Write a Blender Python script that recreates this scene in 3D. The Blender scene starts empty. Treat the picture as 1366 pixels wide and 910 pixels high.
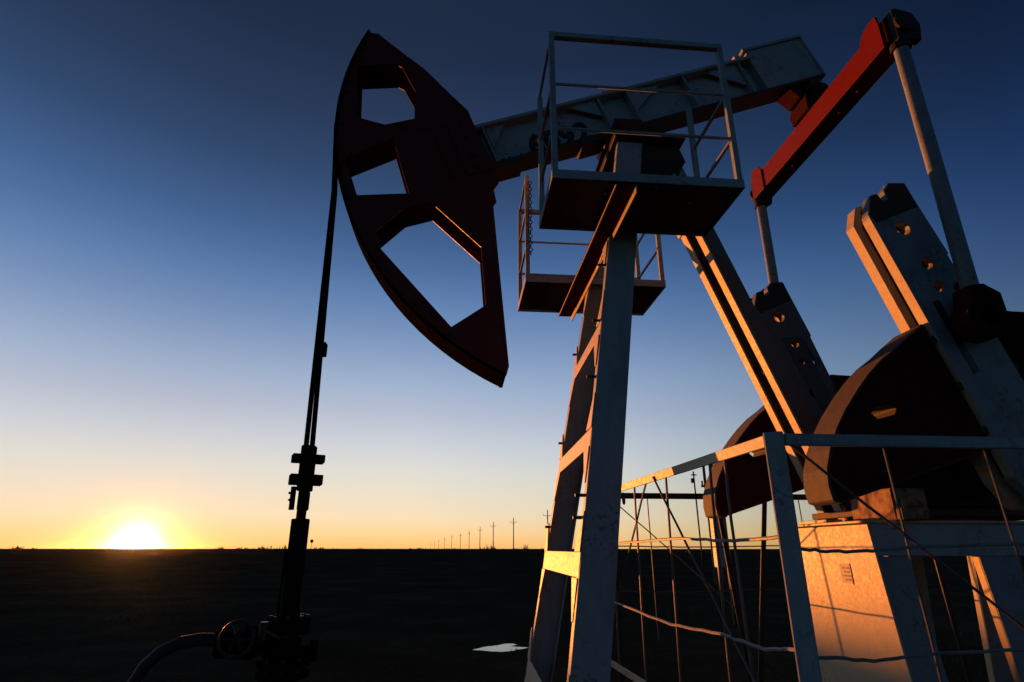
import bpy, bmesh, math, random
from mathutils import Vector, Matrix, noise
random.seed(7)
R = math.radians
HAZE = .000016
EYE = 1.4                      # eye height; the lists below give heights relative to the eye
sc = bpy.context.scene
COL = sc.collection

# ------------------------------------------------------------------ materials
def new_mat(name):   # plain principled material
    m = bpy.data.materials.new(name); m.use_nodes = True
    nt = m.node_tree; b = nt.nodes['Principled BSDF']
    return m, nt, b

def painted(name, base, wear, rough=.45, amount=.5, scale=6., metal=0., streak=1.):
    """paint with chips and stains of their own shape, slight bump"""
    m, nt, b = new_mat(name); N, Lk = nt.nodes, nt.links
    tc = N.new('ShaderNodeTexCoord')
    mp = N.new('ShaderNodeMapping'); mp.inputs['Scale'].default_value = (1, 1, 1/streak)
    Lk.new(tc.outputs['Object'], mp.inputs['Vector'])
    n1 = N.new('ShaderNodeTexNoise'); n1.inputs['Scale'].default_value = scale; n1.inputs['Detail'].default_value = 8; n1.inputs['Roughness'].default_value = .65
    n2 = N.new('ShaderNodeTexNoise'); n2.inputs['Scale'].default_value = scale*7; n2.inputs['Detail'].default_value = 5
    for n in (n1, n2): Lk.new(mp.outputs['Vector'], n.inputs['Vector'])
    r1 = N.new('ShaderNodeValToRGB'); r1.color_ramp.elements[0].position = .62-.2*amount; r1.color_ramp.elements[1].position = .74-.1*amount
    Lk.new(n1.outputs['Fac'], r1.inputs['Fac'])
    mx = N.new('ShaderNodeMix'); mx.data_type = 'RGBA'
    mx.inputs['A'].default_value = (*base, 1); mx.inputs['B'].default_value = (*wear, 1)
    mul = N.new('ShaderNodeMath'); mul.operation = 'MULTIPLY'; mul.inputs[1].default_value = amount
    Lk.new(r1.outputs['Color'], mul.inputs[0]); Lk.new(mul.outputs[0], mx.inputs['Factor'])
    mx2 = N.new('ShaderNodeMix'); mx2.data_type = 'RGBA'; mx2.blend_type = 'MULTIPLY'; mx2.inputs['Factor'].default_value = .35
    Lk.new(mx.outputs['Result'], mx2.inputs['A'])
    Lk.new(n2.outputs['Fac'], mx2.inputs['B'])
    n3 = N.new('ShaderNodeTexNoise'); n3.inputs['Scale'].default_value = scale*6.3; n3.inputs['Detail'].default_value = 3; n3.inputs['Distortion'].default_value = .6
    Lk.new(tc.outputs['Object'], n3.inputs['Vector'])
    r3 = N.new('ShaderNodeValToRGB'); r3.color_ramp.elements[0].position = .56; r3.color_ramp.elements[1].position = .62
    Lk.new(n3.outputs['Fac'], r3.inputs['Fac'])
    mx3 = N.new('ShaderNodeMix'); mx3.data_type = 'RGBA'; mx3.inputs['B'].default_value = (wear[0]*.5, wear[1]*.45, wear[2]*.45, 1)
    n4 = N.new('ShaderNodeTexNoise'); n4.inputs['Scale'].default_value = scale*.55; n4.inputs['Detail'].default_value = 2
    Lk.new(tc.outputs['Object'], n4.inputs['Vector'])
    g4 = N.new('ShaderNodeMapRange'); g4.inputs['From Min'].default_value = .50; g4.inputs['From Max'].default_value = .68; g4.inputs['To Max'].default_value = .75
    Lk.new(n4.outputs['Fac'], g4.inputs['Value'])
    m4 = N.new('ShaderNodeMath'); m4.operation = 'MULTIPLY'; Lk.new(r3.outputs['Color'], m4.inputs[0]); Lk.new(g4.outputs['Result'], m4.inputs[1])
    Lk.new(m4.outputs[0], mx3.inputs['Factor']); Lk.new(mx2.outputs['Result'], mx3.inputs['A'])
    Lk.new(mx3.outputs['Result'], b.inputs['Base Color'])
    rr = N.new('ShaderNodeMapRange'); rr.inputs['To Min'].default_value = rough-.12; rr.inputs['To Max'].default_value = rough+.25
    Lk.new(n2.outputs['Fac'], rr.inputs['Value']); Lk.new(rr.outputs['Result'], b.inputs['Roughness'])
    b.inputs['Metallic'].default_value = metal
    bp = N.new('ShaderNodeBump'); bp.inputs['Strength'].default_value = .25; bp.inputs['Distance'].default_value = .01
    Lk.new(n1.outputs['Fac'], bp.inputs['Height']); Lk.new(bp.outputs['Normal'], b.inputs['Normal'])
    return m

RUST = (.12, .045, .02)
M = {
 'grey':   painted('grey_paint', (.30, .36, .41), (.12, .09, .075), .5, .45, 4, streak=3),
 'pale':   painted('cream_and_sunlit_paint', (.54, .45, .31), (.28, .16, .09), .5, .35, 5),  # cream paint; on sun-facing flanges and edges it stands in for light
 'beam':   painted('beam_paint', (.29, .36, .40), (.12, .085, .07), .5, .5, 5),
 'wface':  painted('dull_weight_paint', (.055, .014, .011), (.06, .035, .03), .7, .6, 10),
 'shadewire':painted('shaded_wire', (.10, .095, .09), (.08, .05, .035), .5, .6, 20),  # darker copy of the wire for strands that catch no sun
 'gearrust':painted('orange_rust', (.42, .25, .15), (.12, .05, .03), .8, 1., 14),
 'shield': painted('bounce_shield_dark', (.045, .04, .04), (.07, .045, .03), .7, .6, 8),  # dark colour for the added layer that stops light bouncing off crank backs
 'nearblack':   painted('near_black_metal', (.010, .009, .008), (.022, .014, .010), .7, .5, 10),  # near-black finish of wellhead and bridle
 'holelight':  painted('golden_hole_light', (.62, .44, .26), (.3, .16, .08), .6, .5, 12),  # golden colour stands in for sunlight inside the crank holes
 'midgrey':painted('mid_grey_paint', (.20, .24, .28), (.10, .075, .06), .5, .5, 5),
 'shadegrey':  painted('shaded_grey_paint', (.085, .105, .125), (.06, .045, .04), .6, .5, 6),  # darker grey copy, shade put into the colour
 'flange': painted('shaded_flange_brown', (.05, .028, .022), (.04, .026, .02), .7, .6, 8),  # dark brown stands in for the shade under the beam
 'track':  painted('worn_track', (.008, .006, .005), (.016, .010, .007), .9, .5, 8),
 'red':    painted('red_paint', (.115, .005, .004), (.05, .014, .01), .5, .5, 4),
 'redbr':  painted('bright_red_paint', (.17, .004, .003), (.07, .010, .008), .5, .35, 4),
 'rust':   painted('rusty_steel', (.10, .06, .04), (.05, .03, .022), .7, .9, 9),
 'cast':   painted('cast_weight', (.05, .033, .029), (.095, .07, .058), .75, .7, 14),
 'black':  painted('dark_steel', (.035, .034, .034), (.07, .045, .03), .5, .6, 8),
 'grease': painted('greasy_steel', (.03, .026, .024), (.08, .05, .03), .35, .5, 12, metal=.3),
 'rope':   painted('wire_rope', (.05, .045, .04), (.10, .06, .04), .5, .6, 40, metal=.5),
 'wire':   painted('galvanised_wire', (.35, .34, .33), (.20, .11, .06), .4, .6, 20, metal=.3),
 'wood':   painted('weathered_pole', (.13, .10, .075), (.06, .045, .035), .85, .6, 5, streak=8),
 'stencil':painted('stencil_paint', (.008, .008, .009), (.04, .04, .04), .6, .3, 20),
 'plate':  painted('faded_notice', (.50, .45, .39), (.36, .28, .21), .6, .6, 40),
 'cab':    painted('cabinet_paint', (.30, .36, .42), (.2, .14, .1), .5, .4, 6),
}

M['track'].node_tree.nodes['Principled BSDF'].inputs['Specular IOR Level'].default_value = 0.
for k_ in ( 'nearblack', 'wface', 'rope', 'shield', 'black', 'red', 'redbr'):
    M[k_].node_tree.nodes['Principled BSDF'].inputs['Specular IOR Level'].default_value = {'red': .3, 'redbr': .12, 'black': .12, 'rope': .1}.get(k_, 0.)

# ------------------------------------------------------------------ mesh helper
class MB:
    def __init__(s): s.bm = bmesh.new()
    def hexa(s, pts):
        v = [s.bm.verts.new(p) for p in pts]
        for f in ((0,3,2,1),(4,5,6,7),(0,1,5,4),(1,2,6,5),(2,3,7,6),(3,0,4,7)): s.bm.faces.new([v[i] for i in f])
        return s
    def box(s, x0, x1, y0, y1, z0, z1):
        return s.hexa([(x0,y0,z0),(x1,y0,z0),(x1,y1,z0),(x0,y1,z0),(x0,y0,z1),(x1,y0,z1),(x1,y1,z1),(x0,y1,z1)])
    def bar(s, a, b, w, h, up=(0,0,1), w2=None, h2=None):
        """rectangular bar from a to b; w across, h along 'up'"""
        a, b = Vector(a), Vector(b); d = (b-a).normalized(); up = Vector(up)
        if abs(d.dot(up)) > .98: up = Vector((1,0,0)) if abs(d.x) < .9 else Vector((0,1,0))
        sd = d.cross(up).normalized(); u = sd.cross(d).normalized()
        w2 = w if w2 is None else w2; h2 = h if h2 is None else h2
        P = []
        for p, ww, hh in ((a,w,h),(b,w2,h2)):
            P += [p-sd*ww/2-u*hh/2, p+sd*ww/2-u*hh/2, p+sd*ww/2+u*hh/2, p-sd*ww/2+u*hh/2]
        return s.hexa(P)
    def tube(s, pts, r, seg=8, r2=None):
        pts = [Vector(p) for p in pts]; rings = []; n = len(pts); u = None
        for i, p in enumerate(pts):
            d = ((pts[min(i+1,n-1)]-p).normalized() + (p-pts[max(i-1,0)]).normalized()).normalized()
            if u is None:
                u = d.orthogonal().normalized()
            else:
                u = (u-d*u.dot(d)).normalized()
            v = d.cross(u); rr = r if r2 is None else r+(r2-r)*i/(n-1)
            rings.append([s.bm.verts.new(p+(u*math.cos(2*math.pi*k/seg)+v*math.sin(2*math.pi*k/seg))*rr) for k in range(seg)])
        for a, b in zip(rings, rings[1:]):
            for k in range(seg): s.bm.faces.new([a[k], a[(k+1)%seg], b[(k+1)%seg], b[k]])
        s.bm.faces.new(rings[0][::-1]); s.bm.faces.new(rings[-1])
        return s
    def prism(s, outline, y0, y1, holes=(), axis='y'):
        """outline in X,Z (holes likewise) extruded from y0 to y1"""
        def P(p, y): return (p[0], y, p[1]) if axis == 'y' else (y, p[0], p[1])
        loops = []; edges = []
        for lp in (outline, *holes):
            vs = [s.bm.verts.new(P(p, y0)) for p in lp]
            for i in range(len(vs)): edges.append(s.bm.edges.new((vs[i], vs[(i+1)%len(vs)])))
            loops.append(vs)
        r = bmesh.ops.triangle_fill(s.bm, use_beauty=True, edges=edges)
        fs = [g for g in r['geom'] if isinstance(g, bmesh.types.BMFace)]
        mp = {}
        for lp in loops:
            for v in lp: mp[v] = s.bm.verts.new((v.co.x, y1, v.co.z) if axis == 'y' else (y1, v.co.y, v.co.z))
        for f in fs: s.bm.faces.new([mp[v] for v in reversed(f.verts)])
        for lp in loops:
            for i in range(len(lp)):
                a, b = lp[i], lp[(i+1)%len(lp)]
                s.bm.faces.new([a, b, mp[b], mp[a]])
        return s
    def strip(s, rows):
        """quads between successive rows of points"""
        rv = [[s.bm.verts.new(p) for p in r] for r in rows]
        for a, b in zip(rv, rv[1:]):
            for k in range(len(a)-1): s.bm.faces.new([a[k], a[k+1], b[k+1], b[k]])
        return s
    def ball(s, c, r, sub=2, sc_=(1,1,1)):
        bmesh.ops.create_icosphere(s.bm, subdivisions=sub, radius=r, matrix=Matrix.Translation(c) @ Matrix.Diagonal((*sc_,1)))
        return s
    def torus(s, c, R_, r, ax=(0,1,0), seg=20, ms=6):
        q = Vector((0,0,1)).rotation_difference(Vector(ax)); c = Vector(c)
        rings = []
        for i in range(seg):
            a = 2*math.pi*i/seg; ring = []
            for k in range(ms):
                b = 2*math.pi*k/ms; p = Vector(((R_+r*math.cos(b))*math.cos(a), (R_+r*math.cos(b))*math.sin(a), r*math.sin(b)))
                ring.append(s.bm.verts.new(c+q@p))
            rings.append(ring)
        for i in range(seg):
            a, b = rings[i], rings[(i+1)%seg]
            for k in range(ms): s.bm.faces.new([a[k], a[(k+1)%ms], b[(k+1)%ms], b[k]])
        return s

def world(o):
    v = Vector((0,0,0))
    while o: v += o.location; o = o.parent
    return v
def obj(name, mb, mat, parent=None, at=None, bevel=0., smooth=False, lift=True, label=None):
    """link one mesh; its points are world points (heights from the eye when lift)"""
    bm = mb.bm; bmesh.ops.recalc_face_normals(bm, faces=bm.faces)
    off = Vector((0,0,EYE)) if lift else Vector((0,0,0))
    org = world(parent) if parent else Vector(at or (0,0,0))
    bmesh.ops.translate(bm, verts=bm.verts, vec=off-org)
    me = bpy.data.meshes.new(name); bm.to_mesh(me); bm.free()
    me.materials.append(M[mat] if isinstance(mat, str) else mat)
    if smooth:
        for p in me.polygons: p.use_smooth = True
        try: me.set_sharp_from_angle(angle=R(35))
        except Exception: pass
    o = bpy.data.objects.new(name, me); COL.objects.link(o)
    if parent: o.parent = parent
    else: o.location = org
    if bevel:
        b = o.modifiers.new('bevel', 'BEVEL'); b.width = bevel; b.segments = 1; b.limit_method = 'ANGLE'; b.angle_limit = R(40)
    if label: o['label'] = label
    return o
def thing(name, label, cat, loc, group=None):
    o = bpy.data.objects.new(name, None); COL.objects.link(o); o.location = loc
    o['label'] = label; o['category'] = cat
    if group: o['group'] = group
    return o

# ------------------------------------------------------------------ the pump jack
PJ = thing('pumpjack', 'tall red and grey oil pump jack with two railed work platforms, nodding over the wellhead', 'pump jack', (2.2, 5.0, 0))
OX, OZ, TILT = 1.60, 4.054, R(21.2)            # beam pivot; head end down
ct, st = math.cos(TILT), math.sin(TILT)
def B(s, n): return (OX+s*ct-n*st, OZ+s*st+n*ct)          # beam-local (along, across) to X, Z
def Bv(s, y, n): x, z = B(s, n); return (x, y, z)

def bbox(mb, s0, s1, y0, y1, n0, n1):
    return mb.prism([B(s0,n0), B(s1,n0), B(s1,n1), B(s0,n1)], y0, y1)

# walking beam: I section with stiffeners and a deeper tail box
wb = MB()
bbox(wb, -1.62, 1.95, 4.87, 5.13, .555, .59)                      # top flange
bbox(wb, -1.62, 2.0, 4.985, 5.015, .109, .556)                    # web
beam = obj('walking_beam', wb, 'beam', PJ, bevel=.004)
m = MB(); bbox(m, -1.62, 2.61, 4.87, 5.13, .075, .1085); obj('bottom_flange', m, 'flange', beam, bevel=.004)
tb = MB()
bbox(tb, 1.88, 2.62, 4.885, 5.115, .111, .66); bbox(tb, 1.84, 2.64, 4.86, 5.14, .661, .695); bbox(tb, 2.621, 2.645, 4.87, 5.13, .085, .66)
obj('tail_box', tb, 'beam', beam, bevel=.004)
for s0 in (-1.36, -.05, .3, 1.0, 1.72):
    for y0, y1 in ((4.885, 4.984), (5.016, 5.115)): sb = MB(); bbox(sb, s0-.009, s0+.009, y0, y1, .112, .553); obj('stiffener', sb, 'beam', beam)
for y0 in (4.92, 5.057):
    for tri in (((-1.33,.553),(-1.12,.553),(-1.33,.30)), ((.32,.553),(.72,.553),(.32,.30)), ((-.07,.553),(-.40,.553),(-.07,.34)), ((1.70,.553),(1.30,.553),(1.70,.25))):
        gp = MB(); gp.prism([B(*p) for p in tri], y0, y0+.015); obj('gusset', gp, 'beam', beam)
for q in ((1.73,1.80,.66), (.02,.16,.625)):
    lug = MB(); bbox(lug, q[0], q[1], 4.90, 5.10, .591, q[2]); obj('lifting_lug', lug, 'pale', beam, bevel=.004)
for q in ((-1.62,-1.12,.03), (-.45,.5,.035)):
    bp_ = MB(); bbox(bp_, q[0], q[1], 4.87, 5.13, q[2], .074); obj('pad_plate', bp_, 'flange', beam, bevel=.004)
for s_ in (-1.27, -1.2, -1.07, -.98, .9, 1.1, 1.3):
    x, z = B(s_, .165); bl = MB(); bl.tube([(x, 4.958, z), (x, 4.984, z)], .016, 6); obj('bolt', bl, 'black', beam)
# stencilled number on the near face of the web
def stencil(txt, s0, n0, size):
    cu = bpy.data.curves.new('number', 'FONT'); cu.body = txt; cu.size = size; cu.extrude = .0015; cu.offset = .016; cu.space_character = 1.12
    t = bpy.data.objects.new('number', cu); COL.objects.link(t)
    dg = bpy.context.evaluated_depsgraph_get(); me = bpy.data.meshes.new_from_object(t.evaluated_get(dg))
    bpy.data.objects.remove(t)
    bm = bmesh.new(); bm.from_mesh(me)
    for v in bm.verts:
        x, y, z = v.co; X, Z = B(s0+x, n0+y); v.co = (X, 4.9825-z, Z)
    mb = MB(); mb.bm.free(); mb.bm = bm
    return mb
obj('number_marking', stencil('6092', -.95, .15, .32), 'stencil', beam)

# horse head: two cut-out cheek plates, a curved track between and a back edge
RH = 2.927
arc = []
for k in range(29):
    a = R(157.4+(244.8-157.4)*k/28); arc.append(a)
def A(a, r): return (OX+r*math.cos(a), OZ+r*math.sin(a))
back = [B(-2.04,-1.944), B(-1.83,-1.197), B(-1.56,-.24), B(-1.46,-.17), B(-1.43,.0), B(-1.45,.60), B(-1.45,.75), B(-1.712,1.387), B(-2.019,1.971)]
outline = [A(a, RH-.02) for a in arc] + back
w1 = [B(*p) for p in ((-2.55,1.0),(-2.30,.825),(-2.0,.81),(-1.885,1.13),(-1.92,1.47),(-1.97,1.53),(-2.35,1.62))]
w2 = [B(*p) for p in ((-2.79,.12),(-2.32,-.01),(-2.275,.645),(-2.775,.57))]
w3 = [B(*p) for p in ((-2.735,-.31),(-2.745,-.5),(-2.39,-1.437),(-2.03,-1.34),(-1.865,-.775),(-2.153,-.171),(-2.431,-.161))]
slit = [B(*p) for p in ((-2.04,1.64),(-1.90,1.44),(-1.885,1.465),(-2.02,1.66))]
ch = MB(); ch.prism(outline, 4.83, 4.845, (w1, w2, w3))
head = obj('horse_head', ch, 'red', PJ, bevel=.003)
ch = MB(); ch.prism(outline, 5.155, 5.17, (w1, w2, w3))
obj('cheek_plate', ch, 'red', head, bevel=.003)
tr = MB()
tr.strip([[ (*A(a,RH)[:1], 4.80, A(a,RH)[1]), (A(a,RH)[0], 5.20, A(a,RH)[1]), (A(a,RH-.028)[0], 5.20, A(a,RH-.028)[1]), (A(a,RH-.028)[0], 4.80, A(a,RH-.028)[1]), (A(a,RH)[0], 4.80, A(a,RH)[1])] for a in arc])
tr.bar((A(arc[-1],RH-.014)[0],4.80,A(arc[-1],RH-.014)[1]), (A(arc[-1],RH-.014)[0],5.20,A(arc[-1],RH-.014)[1]), .03, .03)
obj('curved_track', tr, 'track', head)
bk = back[:3]
be = MB()
for a, b in zip(bk, bk[1:]): be.bar((a[0],5.0,a[1]), (b[0],5.0,b[1]), .30, .012, up=(1,0,.2))
obj('back_plate', be, 'red', head)
be = MB()
bk = back[5:]
for a, b in zip(bk, bk[1:]): be.bar((a[0],5.0,a[1]), (b[0],5.0,b[1]), .30, .012, up=(1,0,.6))
obj('back_plate', be, 'red', head)
for q in ([(-2.02,1.93),(-1.70,1.36),(-1.47,.76)], [(-1.58,-.22),(-1.84,-1.19),(-2.03,-1.86)], [(-2.2,.74),(-1.95,.66),(-1.70,.62)], [(-2.22,-.06),(-1.9,-.12),(-1.65,-.14)]):
    m = MB(); pts = []
    for (a0, b0), (a1, b1) in zip(q, q[1:]):
        for k in range(12):
            x, z = B(a0+(a1-a0)*k/12+random.uniform(-.003,.003), b0+(b1-b0)*k/12+random.uniform(-.003,.003)); pts.append((x, 4.829, z))
    m.tube(pts, .006, 6); obj('weld_bead', m, 'red', head, smooth=True)
for k in range(9):
    a = R(165+k*8.5); m = MB(); x, z = A(a, RH-.075); m.tube([(x, 4.812, z), (x, 4.829, z)], .014, 6); obj('bolt', m, 'black', head)
# inner ribs of the head between the cheeks
for p, q in (((-2.78,.05),(-2.30,-.09)), ((-2.75,.72),(-1.9,.72)), ((-2.30,-.09),(-1.62,-.1))):
    rb = MB(); a, b = B(*p), B(*q); rb.bar((a[0],5.0,a[1]), (b[0],5.0,b[1]), .305, .012, up=(0,0,1)); obj('rib', rb, 'red', head)
rb = MB(); a, b = B(-1.885,.46), B(-1.857,.0); rb.bar((a[0],4.815,a[1]), (b[0],4.815,b[1]), .02, .03, up=(0,1,0)); obj('rib', rb, 'redbr', head)  # brighter red stands in for the sun on this edge
for y0, y1 in ((4.80,4.828),(5.172,5.20)): hb = MB(); bbox(hb, -1.72, -1.47, y0, y1, .0, .60); obj('clamp_bracket', hb, 'red', head, bevel=.004)
for n_ in (.05, .2, .42, .58):
    x, z = B(-1.6, n_); hb = MB(); hb.tube([(x,4.775,z),(x,4.8,z)], .022, 6); obj('bolt', hb, 'black', head)

# saddle bearing under the pivot and the top of the post
sd = MB()
sd.tube([(OX,4.70,OZ-.03),(OX,5.30,OZ-.03)], .10, 20)
sd.prism([(OX-.24,OZ-.23),(OX+.30,OZ-.23),(OX+.16,OZ+.10),(OX-.12,OZ+.10)], 4.72, 4.80)
sd.prism([(OX-.24,OZ-.23),(OX+.30,OZ-.23),(OX+.16,OZ+.10),(OX-.12,OZ+.10)], 5.20, 5.28)
bbox(sd, -.22, .26, 4.82, 5.18, -.02, .034)
saddle = obj('saddle_bearing', sd, 'red', PJ, bevel=.006, smooth=True)
tp = MB(); tp.box(1.40, 2.10, 4.50, 5.50, OZ-.30, OZ-.232)
CAP = obj('post_cap', tp, 'black', PJ, bevel=.005)
for y in (4.60, 5.36):
    tp = MB(); tp.prism([(1.62,OZ-.302),(2.06,OZ-.302),(2.12,OZ-.48),(2.02,OZ-.66),(1.66,OZ-.70)], y, y+.02); obj('cheek', tp, 'black', CAP, bevel=.004)
tp = MB(); tp.prism([(1.92,OZ-.302),(2.12,OZ-.302),(2.36,OZ-.95),(2.22,OZ-1.0)], 4.80, 5.20); obj('leg_socket', tp, 'grey', CAP, bevel=.005)
tp = MB(); tp.hexa([(1.86,4.45,OZ-1.0),(1.95,4.45,OZ-1.0),(1.95,4.52,OZ-1.0),(1.86,4.52,OZ-1.0),(1.93,4.48,OZ-.72),(1.95,4.48,OZ-.72),(1.95,4.50,OZ-.72),(1.93,4.50,OZ-.72)]); obj('lug', tp, 'pale', CAP)
for x in (OX-.19, OX+.24):
    for y in (4.76, 5.24): hb = MB(); hb.tube([(x,y,OZ-.234),(x,y,OZ-.17)], .025, 6); obj('bolt', hb, 'black', saddle)

# front A-frame: two channel legs with tie plates between
def leg_pts(z, near):
    x = .70+(z+.7)*.168 + (0 if near else .05)
    y = 4.40-(2.6-z)*.152
    return x, (y if near else 10-y)
for near in (True, False):
    g = MB(); zt, zb = OZ-.31, -1.36
    xt, yt = leg_pts(zt, near); xb, yb = leg_pts(zb, near); sgn = 1 if near else -1
    W = .245
    # channel: web outward, flanges inward
    def quad(x0, x1, d0, d1):
        return g.hexa([(xb+x0,yb+sgn*d0,zb),(xb+x1,yb+sgn*d0,zb),(xb+x1,yb+sgn*d1,zb),(xb+x0,yb+sgn*d1,zb),
                       (xt+x0,yt+sgn*d0,zt),(xt+x1,yt+sgn*d0,zt),(xt+x1,yt+sgn*d1,zt),(xt+x0,yt+sgn*d1,zt)])
    quad(0, W, 0, .014); quad(.001, .018, .0145, .10); quad(W-.018, W-.001, .0145, .10)
    lg = obj('front_leg', g, 'grey', PJ, bevel=.004)
    ft = MB(); ft.box(xb-.10, xb+W+.10, yb-.2, yb+.2, -1.395, -1.361)
    obj('foot_plate', ft, 'grey', lg, bevel=.004)
    if near:
        for z in (2.3, 1.75, 1.25, .35, .2):
            x, y = leg_pts(z, True); pg = MB(); pg.tube([(x-.07, y+.05, z), (x+.002, y+.05, z)], .012, 8); obj('step_peg', pg, 'black', lg)
    else:
        for z in (1.9, 1.0, .2):
            x, y = leg_pts(z, False); pg = MB(); pg.tube([(x-.05, y-.05, z), (x+.002, y-.05, z)], .012, 8); obj('step_peg', pg, 'black', lg)
for z, hh in ((2.62,.12), (1.68,.13), (.77,.14), (-.10,.16), (-1.05,.16)):
    x0, y0 = leg_pts(z, True); x1, y1 = leg_pts(z, False)
    t = MB()
    t.hexa([(x0-.014,y0+.015,z-hh/2),(x0-.002,y0+.015,z-hh/2),(x1-.002,y1-.015,z-hh/2),(x1-.014,y1-.015,z-hh/2),
            (x0+.008,y0+.015,z+hh/2),(x0+.020,y0+.015,z+hh/2),(x1+.020,y1-.015,z+hh/2),(x1+.008,y1-.015,z+hh/2)])
    for (xx, yy, sg) in ((x0,y0,1), (x1,y1,-1)):        # gussets
        for dz in (1, -1):
            t.hexa([(xx-.010+dz*.012,yy+sg*.016,z+dz*hh/2),(xx+.0+dz*.012,yy+sg*.016,z+dz*hh/2),(xx+.0+dz*.012,yy+sg*.20,z+dz*hh/2),(xx-.010+dz*.012,yy+sg*.20,z+dz*hh/2),
                    (xx-.010+dz*.052,yy+sg*.016,z+dz*(hh/2+.26)),(xx+.0+dz*.052,yy+sg*.016,z+dz*(hh/2+.26)),(xx+.0+dz*.052,yy+sg*.05,z+dz*(hh/2+.26)),(xx-.010+dz*.052,yy+sg*.05,z+dz*(hh/2+.26))])
    obj('tie_plate', t, 'pale', PJ, bevel=.003)

# raking rear leg: two channels with a gap
rx0, rz0, rx1, rz1 = 1.95, 3.88, 3.265, .205
def rear(sgn, part):
    g = MB()
    d = Vector((rx1-rx0, 0, rz1-rz0)).normalized(); n = Vector((-d.z, 0, d.x)); n = n if n.x > 0 else -n
    a, b = Vector((rx0,0,rz0)), Vector((rx1,0,rz1)); Wd = .15
    def q(u0, u1, y0, y1):
        g.hexa([a+n*u0+Vector((0,y0,0)), a+n*u1+Vector((0,y0,0)), a+n*u1+Vector((0,y1,0)), a+n*u0+Vector((0,y1,0)),
                b+n*u0+Vector((0,y0,0)), b+n*u1+Vector((0,y0,0)), b+n*u1+Vector((0,y1,0)), b+n*u0+Vector((0,y1,0))])
    yo = 5-sgn*.175; s = sgn
    if part == 0: q(.006, Wd, *sorted((yo, yo+s*.012)))
    elif part == 1: q(-.012, .005, *sorted((yo, yo+s*.10)))
    else: q(Wd-.016, Wd-.001, *sorted((yo+s*.0125, yo+s*.10)))
    return g
for s in (1, -1):
    RL = obj('rear_leg', rear(s, 0), 'shadegrey', PJ, bevel=.003); obj('front_flange', rear(s, 1), 'pale', RL, bevel=.003); obj('back_flange', rear(s, 2), 'shadegrey', RL)  # dark web and pale front flange carry shade and sun in their colour
for f in (.3, .62, .9):
    x, z = rx0+(rx1-rx0)*f, rz0+(rz1-rz0)*f; bt = MB(); bt.box(x+.045, x+.06, 4.84, 5.16, z-.06, z+.06); obj('batten_plate', bt, 'rust', PJ)

# work platforms either side of the beam
def platform(y0, y1, chain):
    x0, x1, z = .64, 2.14, 2.67
    dk = MB(); dk.box(x0, x1, y0, y1, z-.004, z+.004)
    P = obj('work_platform', dk, 'black', PJ)
    for q in ((x0-.006,x1+.006,y0-.008,y0-.001), (x0-.006,x1+.006,y1+.001,y1+.008), (x0-.007,x0-.0005,y0,y1), (x1+.0005,x1+.007,y0,y1)):
        fr = MB(); fr.box(*q, z-.03, z+.045); obj('toe_board', fr, 'grey', P)
    t = 4.05 if y0 < 5 else 3.97
    for x in (x0+.02, x1-.02):
        for y in (y0+.02, y1-.02):
            p = MB(); p.bar((x,y,z+.005), (x,y,t), .045, .045, up=(1,0,0)); obj('post', p, 'grey', P, bevel=.003)
    out = y0+.02 if y0 < 5 else y1-.02
    for k, h in enumerate((t+.02, 3.56, 3.12)):
        r = .024 if k == 0 else .013
        p = MB()
        if k == 0: p.bar((x0,out,h), (x1,out,h), .05, .05)
        else: p.tube([(x0+.02,out,h), (x1-.02,out,h)], r, 8)
        obj('rail', p, 'grey', P, bevel=.003 if k == 0 else 0)
        for x in (x0+.02, x1-.02):
            if k == 0 and x > 1: continue
            p = MB(); p.bar((x,y0+.02,h), (x,y1-.02,h), .022, .022); obj('rail', p, 'grey', P)
    for fx in (.3, .55, .78):
        ho = MB(); xx = x0+(x1-x0)*fx; yy = y0+.25+.18*math.sin(fx*20)
        ho.tube([(xx,yy,z-.012),(xx,yy,z-.0045)], .014, 8); obj('bolt', ho, 'wire', P)
    if chain:
        cm = MB()
        for k in range(22):
            zz = 3.85-k*.042; cm.torus((x0+.05, y0-.02, zz), .02, .006, (1,0,0) if k % 2 else (0,1,0), 8, 4)
        obj('chain', cm, 'rust', P)
    return P
platform(3.68, 4.42, False)
platform(5.50, 6.31, True)
for xb_ in (1.115,):
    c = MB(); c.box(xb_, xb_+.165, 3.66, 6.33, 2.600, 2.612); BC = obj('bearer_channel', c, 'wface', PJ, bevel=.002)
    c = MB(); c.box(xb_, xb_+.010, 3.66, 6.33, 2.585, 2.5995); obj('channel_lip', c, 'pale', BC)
    c = MB(); c.box(xb_+.155, xb_+.165, 3.66, 6.33, 2.535, 2.5995); obj('channel_lip', c, 'pale', BC)  # pale colour stands in for sun on the lips of the dark channel

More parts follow.
